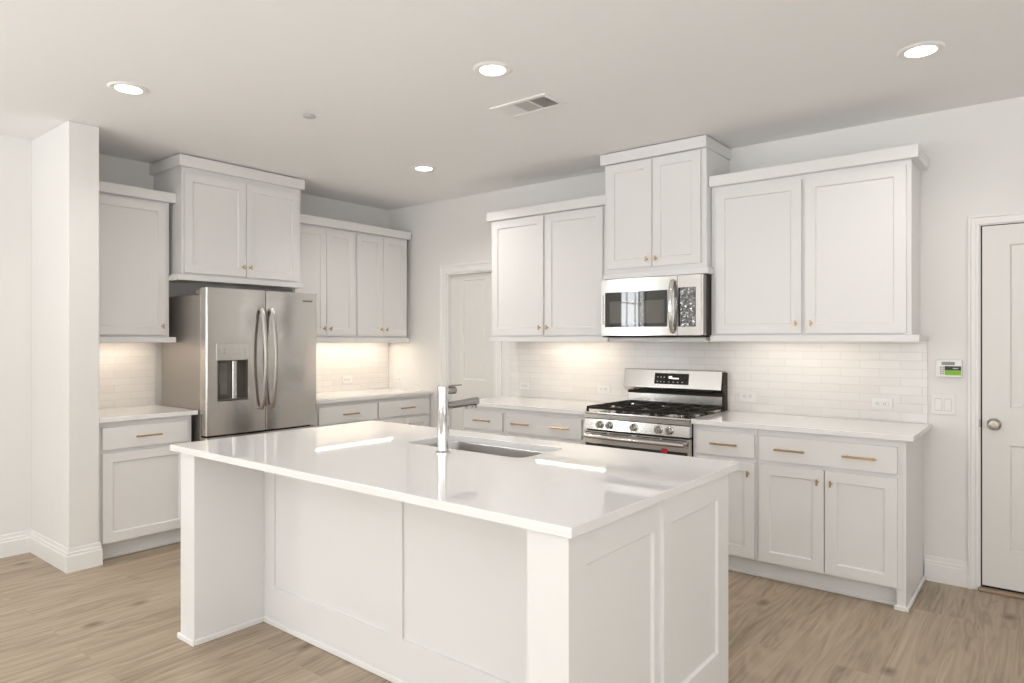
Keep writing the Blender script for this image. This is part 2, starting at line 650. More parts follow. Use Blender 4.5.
# door 2: entry door on the right, almost flush with its casing
x0, x1 = 4.988, 5.854
d2 = struct('door_2', panel_rects(nb(), x0, x1, 0.030, 2.040, 0.006, 0.046,
                                  [(x0 + 0.125, x1 - 0.125, 1.030, 1.930), (x0 + 0.125, x1 - 0.125, 0.236, 0.822)], DSTEPS), DOORP)
kb = Matrix.Translation((5.043, 0.006, 0.934)) @ Matrix.Rotation(PI / 2, 4, 'X')
k = obj('door_knob', lathe(nb(), [(0, 0), (0.033, 0), (0.033, 0.004), (0.027, 0.010), (0.013, 0.013), (0.012, 0.030), (0.022, 0.037), (0.028, 0.046), (0.028, 0.056), (0.024, 0.062), (0.012, 0.0635), (0.012, 0.061), (0, 0.061)], kb), NICKEL, d2, 'satin nickel knob with a key cylinder')
obj('key_cylinder', lathe(nb(), [(0, 0.0605), (0.008, 0.0605), (0.008, 0.064), (0, 0.064)], kb, 16), NICKEL, k)
bm = nb()
box(bm, 4.981, 4.9875, 0.012, 0.050, 0.020, 2.045)
box(bm, 5.8545, 5.861, 0.012, 0.050, 0.020, 2.045)
box(bm, 4.9875, 5.8545, 0.012, 0.050, 2.0405, 2.045)
box(bm, 4.9875, 5.8545, 0.010, 0.050, 0.018, 0.0295)
obj('weatherstrip', bm, BLACK, d2, 'black weatherstrip in the gap round the door')
obj('strike_plate', B(4.9755, 4.9812, -0.016, 0.03, 0.915, 0.958), NICKEL, d2)
struct('trim_5', B(4.970, 5.870, -0.034, 0.09, 0.0005, 0.018, bev=0.004), WOODSTRIP)


def window(n, fn, w, h):
    """fn(u, d, v) -> xyz; u across, d depth (0 = inside face, positive outward), v up. Frame with grid bars + pane."""
    def fb(bm, u0, u1, d0, d1_, v0, v1):
        p, q = fn(u0, d0, v0), fn(u1, d1_, v1)
        box(bm, *[c for a, b in zip(p, q) for c in (min(a, b), max(a, b))])
    bm = nb()
    t = 0.045
    fb(bm, 0, t, 0.03, 0.10, 0, h)
    fb(bm, w - t, w, 0.03, 0.10, 0, h)
    fb(bm, t, w - t, 0.03, 0.10, 0, t)
    fb(bm, t, w - t, 0.03, 0.10, h - t, h)
    fb(bm, t, w - t, 0.035, 0.095, h / 2 - 0.025, h / 2 + 0.025)
    for q in (1, 2):
        fb(bm, w * q / 3 - 0.008, w * q / 3 + 0.008, 0.055, 0.075, t, h - t)
    for q in (0.25, 0.75):
        fb(bm, t, w - t, 0.055, 0.075, h * q - 0.008, h * q + 0.008)
    o = struct('window_%d' % n, bm, TRIM)
    bm = nb()
    fb(bm, t, w - t, 0.063, 0.067, t, h - t)
    obj('window_pane', bm, PANE, o)
    bm = nb()
    fb(bm, -0.05, w + 0.05, -0.03, 0.03, -0.03, 0)
    obj('window_sill', bm, TRIM, o)


for i, (x0, x1, z0, z1) in enumerate(FRONT_WINDOWS):
    window(i + 1, lambda u, d, v, x0=x0, z0=z0: (x0 + u, ROOM_Y - d, z0 + v), x1 - x0, z1 - z0)
y0, y1, z0, z1 = SIDE_WINDOW
window(4, lambda u, d, v: (-d, y0 + u, z0 + v), y1 - y0, z1 - z0)
for i, (y0, y1, z0, z1) in enumerate(FILL_WINDOWS):
    window(i + 5, lambda u, d, v, y0=y0, z0=z0: (ROOM_X + d, y0 + u, z0 + v), y1 - y0, z1 - z0)  # added windows, out of view, for the fill from the right

# ------------------------------------------------------------------ hardware builders (children of doors / drawers)
def add_knob(parent, x, z, yf):
    """T knob: post and a short upright bar."""
    bm = nb()
    lathe(bm, [(0, 0), (0.0065, 0), (0.0045, 0.004), (0.0042, 0.020), (0, 0.020)], Matrix.Translation((x, yf, z)) @ Matrix.Rotation(PI / 2, 4, 'X'), 12)
    box(bm, x - 0.0048, x + 0.0048, yf - 0.031, yf - 0.0195, z - 0.0175, z + 0.0175, bev=0.0015)
    return obj('knob', bm, BRASS, parent, 'brushed brass T knob')


def add_pull(parent, x, z, yf, L=0.165):
    bm = nb()
    box(bm, x - L / 2, x + L / 2, yf - 0.036, yf - 0.025, z - 0.0055, z + 0.0055, bev=0.002)
    for s in (-1, 1):
        tube(bm, [(x + s * (L / 2 - 0.019), yf, z), (x + s * (L / 2 - 0.019), yf - 0.027, z)], 0.0045, 10)
    return obj('pull', bm, BRASS, parent, 'brushed brass bar pull')


DF = 0.020        # door thickness (overlay)


def upper(name, label, loc, rotz, w, depth, z0, z1, doors, zd0, zd1, crown, rail, knob_dz=0.06, group='wall cabinets', returns=(1, 1)):
    """doors: (x0, x1, knob x). crown: (z0, z1, out, left overhang, right overhang); rail the same, closed boards."""
    t = thing(name, label, 'cabinet', loc, rotz, group)
    obj('carcass', B(0, w, -depth, -0.001, z0, z1, bev=0.0015), CAB, t)
    for dx0, dx1, kx in doors:
        d = obj('door', shaker(dx0, dx1, zd0, zd1, -depth - DF, -depth - 0.0005), CAB, t)
        add_knob(d, kx, zd0 + knob_dz, -depth - DF)
    c0, c1, co, cl, cr = crown
    bm = nb()
    box(bm, -cl, w + cr, -depth - co, -0.001, c0, c1, bev=0.002)
    if rail:
        r0, r1, ro, rl, rr = rail
        # light rail: front board with returns, open underneath
        b2 = nb()
        box(b2, -rl, w + rr, -depth - ro, -depth + 0.0, r0, r1, bev=0.002)
        if returns[0]:
            box(b2, -rl, 0.018 - rl, -depth + 0.0, -0.002, r0, r1)
        if returns[1]:
            box(b2, w + rr - 0.018, w + rr, -depth + 0.0, -0.002, r0, r1)
        obj('light_rail', b2, CAB, t)
    obj('crown_molding', bm, CAB, t)
    return t


R90 = PI / 2
# right wall uppers
upper('wall_cabinet', 'white two-door wall cabinet left of the microwave, over the left counter run', (1.662, 0, 0), 0, 1.122, 0.33, 1.425, 2.385,
      [(0.020, 0.540, 0.513), (0.560, 1.075, 0.588)], 1.440, 2.372, (2.383, 2.455, 0.042, 0.018, 0.0), (1.390, 1.428, 0.024, 0.004, 0.0))
upper('wall_cabinet', 'tall white cabinet directly above the microwave, reaching nearly to the ceiling', (2.788, 0, 0), 0, 0.758, 0.40, 1.868, 2.65,
      [(0.028, 0.377, 0.344), (0.383, 0.724, 0.412)], 1.906, 2.640, (2.648, 2.722, 0.038, 0.018, 0.014), (1.834, 1.872, 0.026, 0.0, 0.020), knob_dz=0.05)
upper('wall_cabinet', 'wide white two-door wall cabinet between the microwave and the right door', (3.550, 0, 0), 0, 1.140, 0.33, 1.430, 2.40,
      [(0.036, 0.566, 0.536), (0.588, 1.116, 0.624)], 1.443, 2.370, (2.398, 2.468, 0.042, 0.0, 0.038), (1.393, 1.433, 0.024, 0.0, 0.040))
# left wall uppers (local x runs along +y)
upper('wall_cabinet', 'single-door wall cabinet between the wall stub and the refrigerator', (0, -2.915, 0), R90, 0.569, 0.33, 1.420, 2.39,
      [(0.030, 0.540, 0.511)], 1.440, 2.372, (2.388, 2.456, 0.042, 0.0, 0.032), (1.385, 1.424, 0.024, 0.0, 0.040))
upper('wall_cabinet', 'deep two-door cabinet above the refrigerator', (0, -2.312, 0), R90, 0.977, 0.447, 1.850, 2.65,
      [(0.013, 0.481, 0.456), (0.486, 0.948, 0.514)], 1.886, 2.600, (2.640, 2.720, 0.040, 0.030, 0.014), (1.830, 1.868, 0.040, 0.040, 0.0), knob_dz=0.074)
upper('wall_cabinet', 'two-door wall cabinet just right of the refrigerator', (0, -1.333, 0), R90, 0.643, 0.33, 1.420, 2.40,
      [(0.010, 0.323, 0.293), (0.328, 0.630, 0.360)], 1.442, 2.372, (2.390, 2.462, 0.042, 0.0, 0.0), (1.377, 1.424, 0.024, 0.0, 0.0), returns=(1, 0))
upper('wall_cabinet', 'two-door wall cabinet in the far room corner', (0, -0.690, 0), R90, 0.640, 0.33, 1.420, 2.40,
      [(0.018, 0.319, 0.291), (0.323, 0.616, 0.356)], 1.442, 2.372, (2.390, 2.462, 0.042, 0.0, 0.018), (1.377, 1.424, 0.024, 0.0, 0.010), returns=(0, 1))


def base(label, loc, rotz, w, drawers, doors, front=0.61, group='base cabinets', kick=True):
    """drawers: (x0, x1, [pull centres]); doors: (x0, x1, knob x)."""
    t = thing('base_cabinet', label, 'cabinet', loc, rotz, group)
    obj('carcass', B(0, w, -front, -0.001, 0.105, 0.8835, bev=0.0015), CAB, t)
    for x0_, x1_, pulls in drawers:
        d = obj('drawer_front', B(x0_, x1_, -front - DF, -front - 0.0005, 0.706, 0.848, bev=0.003, seg=2), CAB, t)
        for p in pulls:
            add_pull(d, p, 0.777, -front - DF)
    for x0_, x1_, kx in doors:
        d = obj('door', shaker(x0_, x1_, 0.120, 0.684, -front - DF, -front - 0.0005), CAB, t)
        add_knob(d, kx, 0.618, -front - DF)
    bm = nb()
    box(bm, 0, w, -front + 0.058, -front + 0.075, 0.0, 0.1045)
    box(bm, 0, w, -front + 0.046, -front + 0.058, 0.0, 0.022, bev=0.004)
    obj('toe_kick', bm, CAB, t)
    return t


base('narrow base cabinet left of the range beside the pantry door', (1.602, 0, 0), 0, 0.438, [(0.033, 0.419, [0.229])], [(0.033, 0.419, 0.386)])
base('wide two-pull base cabinet left of the range', (2.041, 0, 0), 0, 0.732, [(0.014, 0.694, [0.167, 0.526])], [(0.014, 0.352, 0.319), (0.357, 0.694, 0.390)])
base('narrow one-drawer base cabinet right of the range', (3.547, 0, 0), 0, 0.397, [(0.029, 0.384, [0.209])], [(0.029, 0.384, 0.351)])
rb = base('wide base cabinet with two doors at the right end of the counter', (3.945, 0, 0), 0, 0.744, [(0.015, 0.722, [0.190, 0.547])], [(0.015, 0.367, 0.336), (0.373, 0.722, 0.405)])
bm = nb()
box(bm, 0.7445, 0.760, -0.61, -0.001, 0.0, 0.8835)
box(bm, 0.7170, 0.7445, -0.611, -0.5535, 0.0, 0.1048)
box(bm, 0.7445, 0.760, -0.6115, -0.61, 0.0, 0.8835)
obj('end_panel', bm, CAB, rb)
bm = nb()
box(bm, 0.760, 0.772, -0.623, -0.016, 0.0, 0.026, bev=0.004)
box(bm, 0.7050, 0.760, -0.623, -0.6115, 0.0, 0.026, bev=0.004)
obj('shoe_molding', bm, TRIM, rb)
base('one-drawer base cabinet between the wall stub and the refrigerator', (0, -2.915, 0), R90, 0.594, [(0.024, 0.563, [0.295])], [(0.024, 0.563, 0.530)])
base('base cabinet just right of the refrigerator', (0, -1.325, 0), R90, 0.659, [(0.040, 0.651, [0.347])], [(0.040, 0.343, 0.312), (0.348, 0.651, 0.379)])
base('base cabinet in the far room corner by the pantry door', (0, -0.665, 0), R90, 0.655, [(0.010, 0.620, [0.337])], [(0.010, 0.312, 0.281), (0.317, 0.620, 0.348)])

# ------------------------------------------------------------------ counters on the walls
def counter(label, x0, x1, y0, y1):
    return tag(obj('countertop', B(x0, x1, y0, y1, 0.884, 0.914, bev=0.003, seg=2), QUARTZ), label, 'countertop', 'wall countertops')


counter('white quartz countertop left of the range', 1.586, 2.775, -0.648, -0.001)
counter('white quartz countertop between the range and the right door', 3.547, 4.744, -0.648, -0.001)
counter('short white quartz countertop between the wall stub and the refrigerator', 0.001, 0.648, -2.917, -2.292)
counter('white quartz countertop in the far room corner right of the refrigerator', 0.001, 0.648, -1.362, -0.002)


# ------------------------------------------------------------------ backsplash tile
def splash(label, loc, rotz, w, z1):
    o = obj('tile_backsplash', B(0, w, -0.009, -0.0005, 0.9145, z1, bev=0.001), TILE_X)
    o.location = loc
    o.rotation_euler = (0, 0, rotz)
    return tag(o, label, 'backsplash', 'tile backsplashes')


splash('white subway tile backsplash behind the range', (1.592, 0, 0), 0, 3.135, 1.426)
splash('white subway tile backsplash between the wall stub and the refrigerator', (0, -2.9175, 0), R90, 0.620, 1.418)
splash('white subway tile backsplash in the far room corner right of the refrigerator', (0, -1.362, 0), R90, 1.360, 1.418)

# ------------------------------------------------------------------ island
isl = thing('kitchen_island', 'large white panelled kitchen island in the middle of the kitchen', 'kitchen island', (3.19, -2.53, 0))
IX, IY = 3.19, -2.53


def L(bm):
    bmesh.ops.translate(bm, verts=bm.verts, vec=(-IX, -IY, 0))
    return bm


obj('support_panel', L(B(2.084, 2.216, -3.092, -1.990, 0, 0.8835, bev=0.002)), CAB, isl)
obj('cabinet_body', L(B(2.2165, 4.150, -2.723, -1.990, 0.105, 0.655, bev=0.002)), CAB, isl)
obj('top_rail', L(B(2.2165, 4.150, -2.723, -2.65, 0.655, 0.8835)), CAB, isl)
bm = panel_rects(nb(), 2.2165, 4.150, 0.0, 0.8835, -2.738, -2.7235, [(2.300, 3.152, 0.186, 0.815), (3.227, 4.065, 0.186, 0.815)], [(0.001, 0.010)])
obj('back_panel', L(bm), CAB, isl)
# kitchen-side fronts
bm = nb()
xk = [2.24, 2.70, 3.62, 4.13]
for i in range(3):
    a, b = xk[i] + 0.01, xk[i + 1] - 0.01
    if i == 1:
        m_ = (a + b) / 2
        spans = [(a, m_ - 0.002), (m_ + 0.002, b)]
    else:
        spans = [(a, b)]
    for s0, s1 in spans:
        d = shaker(-s1, -s0, 0.120, 0.684, -DF, -0.0005)
        bmesh.ops.rotate(d, verts=d.verts, cent=(0, 0, 0), matrix=Matrix.Rotation(PI, 3, 'Z'))
        bmesh.ops.translate(d, verts=d.verts, vec=(0, -1.990, 0))
        obj('door', L(d), CAB, isl)
    obj('drawer_front', L(B(a, b, -1.9895, -1.970, 0.706, 0.848, bev=0.003)), CAB, isl)
obj('front_rail', L(B(2.2165, 4.150, -2.010, -1.990, 0.655, 0.8835)), CAB, isl)
obj('toe_kick', L(B(2.2165, 4.150, -2.07, -2.05, 0, 0.1045)), CAB, isl)
# right end: one thick leg panel in front and one cabinet end panel behind it
SH = [(0.007, 0.010)]


def end_panel(ya, yb, rect, thick, xf):
    bm = panel_rects(nb(), ya, yb, 0, 0.8835, -xf, -xf + thick, [rect], SH)
    bmesh.ops.rotate(bm, verts=bm.verts, cent=(0, 0, 0), matrix=Matrix.Rotation(R90, 3, 'Z'))
    return L(bm)


obj('end_panel', end_panel(-3.114, -2.5760, (-3.028, -2.620, 0.200, 0.788), 0.138, 4.291), CAB, isl)
obj('end_panel', end_panel(-2.5755, -2.013, (-2.524, -2.116, 0.215, 0.797), 0.150, 4.303), CAB, isl)
bm = nb()
t, hh = 0.012, 0.028
box(bm, 2.084 - t, 2.216 + t, -3.092 - t, -3.092, 0, hh, bev=0.004)
box(bm, 2.084 - t, 2.084, -3.092, -1.990, 0, hh, bev=0.004)
box(bm, 2.216, 2.216 + t, -3.092, -2.738, 0, hh, bev=0.004)
box(bm, 2.216 + t, 4.153 - t, -2.738 - t, -2.738, 0, hh, bev=0.004)
box(bm, 4.153 - t, 4.153, -3.114, -2.738, 0, hh, bev=0.004)
box(bm, 4.153 - t, 4.291 + t, -3.114 - t, -3.114, 0, hh, bev=0.004)
box(bm, 4.291, 4.291 + t, -3.114, -2.5765, 0, hh, bev=0.004)
box(bm, 4.303, 4.303 + t, -2.5765, -2.013, 0, hh, bev=0.004)
obj('shoe_molding', L(bm), TRIM, isl)


def rrect(x0, x1, y0, y1, r, n=8):
    pts = []
    for cx, cy, a in ((x1 - r, y1 - r, 0), (x0 + r, y1 - r, 90), (x0 + r, y0 + r, 180), (x1 - r, y0 + r, 270)):
        for k in range(n + 1):
            th = math.radians(a + 90 * k / n)
            pts.append((cx + r * math.cos(th), cy + r * math.sin(th)))
    return pts


SX0, SX1, SY0, SY1 = 2.872, 3.574, -2.398, -2.068
bm = nb()
top = []
for pts in ([(2.063, -3.131), (4.3115, -3.131), (4.3115, -1.919), (2.063, -1.919)], rrect(SX0, SX1, SY0, SY1, 0.045)):
    vv = [bm.verts.new((x, y, 0.914)) for x, y in pts]
    for a, b in zip(vv, vv[1:] + vv[:1]):
        top.append(bm.edges.new((a, b)))
r = bmesh.ops.triangle_fill(bm, edges=top, use_beauty=True)
fs = [g for g in r['geom'] if isinstance(g, bmesh.types.BMFace)]
ex = bmesh.ops.extrude_face_region(bm, geom=fs)
bmesh.ops.translate(bm, verts=[g for g in ex['geom'] if isinstance(g, bmesh.types.BMVert)], vec=(0, 0, -0.0300))
bmesh.ops.recalc_face_normals(bm, faces=bm.faces)
es = [e for e in bm.edges if len(e.link_faces) == 2 and e.calc_face_angle(0) > 0.8]
bmesh.ops.bevel(bm, geom=es, offset=0.003, segments=2, affect='EDGES', profile=0.5)
tag(obj('island_countertop', bm, QUARTZ), 'large glossy white quartz slab with a sink cut-out on the island', 'countertop')

# sink
sk = thing('kitchen_sink', 'undermount stainless steel sink in the island countertop', 'sink', ((SX0 + SX1) / 2, (SY0 + SY1) / 2, 0.70))
bm = nb()
cx, cy = (SX0 + SX1) / 2, (SY0 + SY1) / 2
loops = []
for off, r_, z in ((0.034, 0.080, 0.8825), (0.010, 0.062, 0.8825), (0.008, 0.062, 0.875), (0.004, 0.065, 0.76), (-0.006, 0.068, 0.705), (-0.024, 0.062, 0.690), (-0.05, 0.05, 0.686)):
    pts = rrect(SX0 - off, SX1 + off, SY0 - off, SY1 + off, r_)
    loops.append([bm.verts.new((x - cx, y - cy, z - 0.70)) for x, y in pts])
for a, b in zip(loops, loops[1:]):
    n_ = len(a)
    for k_ in range(n_):
        bm.faces.new((a[k_], a[(k_ + 1) % n_], b[(k_ + 1) % n_], b[k_]))
bm.faces.new(loops[-1])
bo = obj('bowl', bm, SINKM, sk)
sm = bo.modifiers.new('thickness', 'SOLIDIFY')
sm.thickness = 0.0012
sm.offset = -1
obj('drain', lathe(nb(), [(0, -0.012), (0.030, -0.012), (0.032, -0.0125), (0.044, -0.0105), (0.046, -0.013)], Matrix.Translation((0.0, 0.04, 0))), CHROME, sk)

# faucet
FX, FY = 3.234, -2.508
fa = thing('faucet', 'polished chrome single-lever faucet standing by the island sink', 'faucet', (FX, FY, 0.9145))
obj('body', lathe(nb(), [(0, 0), (0.033, 0), (0.033, 0.006), (0.027, 0.010), (0.0245, 0.012), (0.0245, 0.174), (0.0232, 0.1745), (0.0232, 0.1770), (0.0245, 0.1775), (0.0245, 0.250), (0.0232, 0.2505), (0.0232, 0.2530), (0.0245, 0.2535), (0.0245, 0.287), (0.022, 0.291), (0, 0.2915)]), CHROME, fa)
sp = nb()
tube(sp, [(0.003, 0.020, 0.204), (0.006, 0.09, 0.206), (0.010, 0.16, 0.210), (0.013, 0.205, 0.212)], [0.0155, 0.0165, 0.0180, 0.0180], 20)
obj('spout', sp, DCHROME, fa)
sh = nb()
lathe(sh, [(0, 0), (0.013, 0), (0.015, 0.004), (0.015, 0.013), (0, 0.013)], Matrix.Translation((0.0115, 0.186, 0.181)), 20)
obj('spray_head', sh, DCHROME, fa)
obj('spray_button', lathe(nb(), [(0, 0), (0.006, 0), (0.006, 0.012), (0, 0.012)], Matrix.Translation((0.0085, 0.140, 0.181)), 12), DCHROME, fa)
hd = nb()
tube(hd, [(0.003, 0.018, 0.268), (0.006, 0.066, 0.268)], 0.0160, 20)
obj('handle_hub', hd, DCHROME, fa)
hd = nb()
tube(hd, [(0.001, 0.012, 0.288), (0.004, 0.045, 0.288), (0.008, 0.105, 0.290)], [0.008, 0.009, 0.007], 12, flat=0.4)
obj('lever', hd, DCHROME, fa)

# ------------------------------------------------------------------ refrigerator (local x along +y, front towards -y local)
FW = 0.900
fr = thing('refrigerator', 'stainless steel french-door refrigerator with a water dispenser', 'refrigerator', (0, -2.284, 0), R90)
obj('body', B(0.004, FW - 0.004, -0.655, -0.065, 0.03, 1.722, bev=0.004), FGREY, fr)
gasket = nb()
box(gasket, 0.012, FW - 0.012, -0.664, -0.655, 0.06, 1.715)
obj('gasket', gasket, BLACK, fr)
DY0, DY1 = -0.745, -0.664
seam = 0.4555


def fridge_door(x0_, x1_, z0_, z1_, hole=None, rl=0.014, rr=0.014):
    """Door with rounded vertical edges and a faint outward crown; hole = (x0, x1, z0, z1) recess for the dispenser."""
    w2, cx_ = (x1_ - x0_) / 2, (x0_ + x1_) / 2
    dd = [0, 0.0006, 0.0025, 0.0055, 0.0095, 0.014]
    xs = {round(x0_ + d, 5) for d in dd} | {round(x1_ - d, 5) for d in dd} | {round(x0_ + 0.014 + (2 * w2 - 0.028) * k / 14, 5) for k in range(15)}
    zs = {z0_, z1_}
    if hole:
        xs |= {hole[0], hole[1]}
        zs |= {hole[2], hole[3]}
        xs = {x for x in xs if x in (hole[0], hole[1]) or abs(x - hole[0]) > 0.004 and abs(x - hole[1]) > 0.004}
    xs, zs = sorted(xs), sorted(zs)

    def yf(x):
        d, r_ = (x - x0_, rl) if x < cx_ else (x1_ - x, rr)
        y = 0.0 if d >= r_ else r_ - math.sqrt(max(0, r_ * r_ - (r_ - d) ** 2))
        return DY0 + y + 0.004 * ((x - cx_) / w2) ** 2
    bm = nb()
    fv = {(x, z): bm.verts.new((x, yf(x), z)) for x in xs for z in zs}

    def inside(a, c):
        return hole and hole[0] < a < hole[1] and hole[2] < c < hole[3]
    for a, b in zip(xs, xs[1:]):
        for c, d in zip(zs, zs[1:]):
            if not inside((a + b) / 2, (c + d) / 2):
                bm.faces.new((fv[a, c], fv[b, c], fv[b, d], fv[a, d]))
    if hole:
        ring = [fv[x, hole[2]] for x in xs if hole[0] <= x <= hole[1]] + [fv[x, hole[3]] for x in xs[::-1] if hole[0] <= x <= hole[1]]
        back = [bm.verts.new((v_.co.x, DY1 - 0.024, v_.co.z)) for v_ in ring]
        for k in range(len(ring)):
            q = (k + 1) % len(ring)
            bm.faces.new((ring[k], ring[q], back[q], back[k]))
        bm.faces.new(back)
    bk = {(x, z): bm.verts.new((x, DY1, z)) for x in (x0_, x1_) for z in zs}
    for z in (z0_, z1_):
        bm.faces.new([fv[x, z] for x in xs] + [bk[x1_, z], bk[x0_, z]])
    for x in (x0_, x1_):
        bm.faces.new([fv[x, z] for z in zs] + [bk[x, z] for z in zs[::-1]])
    bm.faces.new([bk[x0_, z] for z in zs] + [bk[x1_, z] for z in zs[::-1]])
    return bm


ld = obj('left_door', fridge_door(0.0, seam - 0.0025, 0.738, 1.768, (0.081, 0.309, 0.972, 1.260), rr=0.004), FSTEEL, fr)
rd = obj('right_door', fridge_door(seam + 0.0025, FW, 0.738, 1.768, rl=0.004), FSTEEL, fr)
fz = obj('freezer_drawer', fridge_door(0.0, FW, 0.09, 0.725), FSTEEL, fr)
obj('kick_grille', B(0.02, FW - 0.02, -0.70, -0.655, 0.01, 0.082), BLACK, fr)


def bow(x, z0_, z1_, n=18):
    pts, rs = [], []
    for i in range(n + 1):
        s = i / n
        b_ = math.sin(PI * s)
        pts.append((x, DY0 - 0.030 - 0.042 * b_, z0_ + (z1_ - z0_) * s))
        rs.append(0.0125)
    pts = [(x, DY0 + 0.002, z0_ - 0.0)] + [(x, DY0 - 0.016, z0_ - 0.0)] + pts[1:-1] + [(x, DY0 - 0.016, z1_)] + [(x, DY0 + 0.002, z1_)]
    return pts


for par, x in ((ld, seam - 0.046), (rd, seam + 0.036)):
    bm = nb()
    tube(bm, bow(x, 0.905, 1.628), 0.0155, 20, flat=0.85)
    obj('handle', bm, HSTEEL, par)
bm = nb()
tube(bm, [(0.10, DY0 + 0.002, 0.66), (0.10, DY0 - 0.05, 0.66), (0.80, DY0 - 0.05, 0.66), (0.80, DY0 + 0.002, 0.66)], 0.012, 12)
obj('handle', bm, STEEL, fz)
# dispenser
bm = nb()
box(bm, 0.070, 0.312, DY0 - 0.0025, DY0 - 0.0003, 1.262, 1.378, bev=0.001)
dp = obj('dispenser_panel', bm, STEEL, ld, 'flat steel dispenser control panel')
for i in (0, 1, 4, 5):
    for j in (0, 1):
        obj('button_mark', B(0.088 + i * 0.038, 0.096 + i * 0.038, DY0 - 0.0032, DY0 - 0.0022, 1.305 + j * 0.026, 1.311 + j * 0.026), BADGE, dp)
DISPG = plain('dispenser_grey', (0.13, 0.12, 0.105), 0.4, metal=0.3)
bm = nb()
box(bm, 0.0815, 0.3085, DY1 - 0.0265, DY1 - 0.0243, 0.9725, 1.2595)
box(bm, 0.0815, 0.0835, DY0 + 0.006, DY1 - 0.0265, 0.9725, 1.2595)
box(bm, 0.3065, 0.3085, DY0 + 0.006, DY1 - 0.0265, 0.9725, 1.2595)
box(bm, 0.0835, 0.3065, DY0 + 0.006, DY1 - 0.0265, 1.2575, 1.2595)
obj('dispenser_liner', bm, DISPG, ld, 'dark grey dispenser recess')
bm = nb()
box(bm, 0.110, 0.178, DY1 - 0.036, DY1 - 0.026, 1.010, 1.240, bev=0.005, seg=2)
box(bm, 0.116, 0.172, DY1 - 0.042, DY1 - 0.036, 1.015, 1.105, bev=0.003)
obj('paddle', bm, BADGE, ld, 'dark dispenser paddle')
bm = nb()
box(bm, 0.2045, 0.236, DY1 - 0.060, DY1 - 0.026, 0.976, 1.256, bev=0.003)
obj('divider', bm, STEEL, ld)
obj('drip_tray', B(0.0845, 0.3055, DY0 + 0.004, DY1 - 0.026, 0.9755, 0.986), DISPG, ld)
obj('badge', B(0.770, 0.852, DY0 - 0.0022, DY0 - 0.0003, 1.700, 1.712), BADGE, rd, 'small dark maker badge')
for x in (0.03, FW - 0.13):
    obj('hinge_cover', B(x, x + 0.10, -0.725, -0.585, 1.7225, 1.752, bev=0.006) if x > 0.4 else B(x, x + 0.10, -0.66, -0.52, 1.7225, 1.760, bev=0.006), FGREY, fr)
for x in (0.07, FW - 0.07):
    for y in (-0.12, -0.60):
        obj('foot', lathe(nb(), [(0, 0.0), (0.022, 0.0), (0.022, 0.031), (0, 0.031)], Matrix.Translation((x, y, 0)), 16), BLACK, fr)

# ------------------------------------------------------------------ microwave
mw = thing('microwave', 'stainless over-the-range microwave with a black glass door', 'microwave', (2.789, 0, 1.43))
W = 0.757
obj('case', B(0.002, W, -0.400, -0.011, 0.0, 0.402), DARKSIDE, mw, 'dark brown microwave case')
bm = panel_rects(nb(), 0.0, 0.578, 0.004, 0.398, -0.452, -0.401, [(0.030, 0.508, 0.062, 0.308)], [(0.001, 0.0015), (0.002, 0.003)])
md = obj('door', bm, STEEL, mw)
obj('door_glass', B(0.0325, 0.5055, -0.4515, -0.4495, 0.0645, 0.3055), GLASSB, md, 'black glass window')
obj('mesh_screen', B(0.068, 0.488, -0.4530, -0.4517, 0.088, 0.244), SCREENG, md, 'dark grey viewing screen')
bm = nb()
for i in range(14):
    z = 0.085 + i * 0.015
    box(bm, 0.012, 0.019, -0.4532, -0.4515, z, z + 0.009)
obj('vent_slots', bm, BLACK, md)
bm = nb()
pts = []
for i in range(15):
    s = i / 14
    pts.append((0.549, -0.472 - 0.032 * math.sin(PI * s), 0.030 + 0.330 * s))
pts = [(0.549, -0.450, 0.024)] + pts + [(0.549, -0.450, 0.366)]
tube(bm, pts, 0.0155, 18, flat=0.62)
obj('handle', bm, CHROME, md, 'curved polished handle')
bm = panel_rects(nb(), 0.581, W - 0.016, 0.004, 0.398, -0.452, -0.401, [(0.584, 0.706, 0.060, 0.318)], [(0.001, 0.0015), (0.002, 0.003)])
mc = obj('control_panel', bm, STEEL, mw)
bm = nb()
rnd = random.Random(11)
nx, nz = 13, 30
gv = {}
for i in range(nx + 1):
    for j in range(nz + 1):
        jx, jz = (rnd.uniform(-0.003, 0.003), rnd.uniform(-0.003, 0.003)) if 0 < i < nx and 0 < j < nz else (0, 0)
        gv[i, j] = bm.verts.new((0.6000 + 0.103 * i / nx + jx, -0.4530 + rnd.uniform(-0.0016, 0.0010), 0.0625 + 0.253 * j / nz + jz))
for i in range(nx):
    for j in range(nz):
        a, b, c, d = gv[i, j], gv[i + 1, j], gv[i + 1, j + 1], gv[i, j + 1]
        if rnd.random() < 0.5:
            bm.faces.new((a, b, c))
            bm.faces.new((a, c, d))
        else:
            bm.faces.new((a, b, d))
            bm.faces.new((b, c, d))
film = obj('protective_film', bm, FILM, mc, 'crinkled shiny film over the keys')
for f in film.data.polygons:
    f.use_smooth = False
film.modifiers.clear()
obj('key_pad', B(0.5865, 0.7035, -0.4512, -0.4495, 0.0625, 0.3155), BLACK, mc, 'black key pad')
obj('trim_edge', B(W - 0.0155, W, -0.452, -0.4005, 0.004, 0.398, bev=0.003), STEEL, mw)
bm = nb()
box(bm, 0.004, W - 0.004, -0.440, -0.02, -0.008, -0.0005)
obj('bottom_grille', bm, BLACK, mw)
obj('bottom_vent', B(0.012, 0.735, -0.36, -0.20, -0.040, -0.0085, bev=0.004), PLASTIC, mw, 'pale vent box under the microwave')

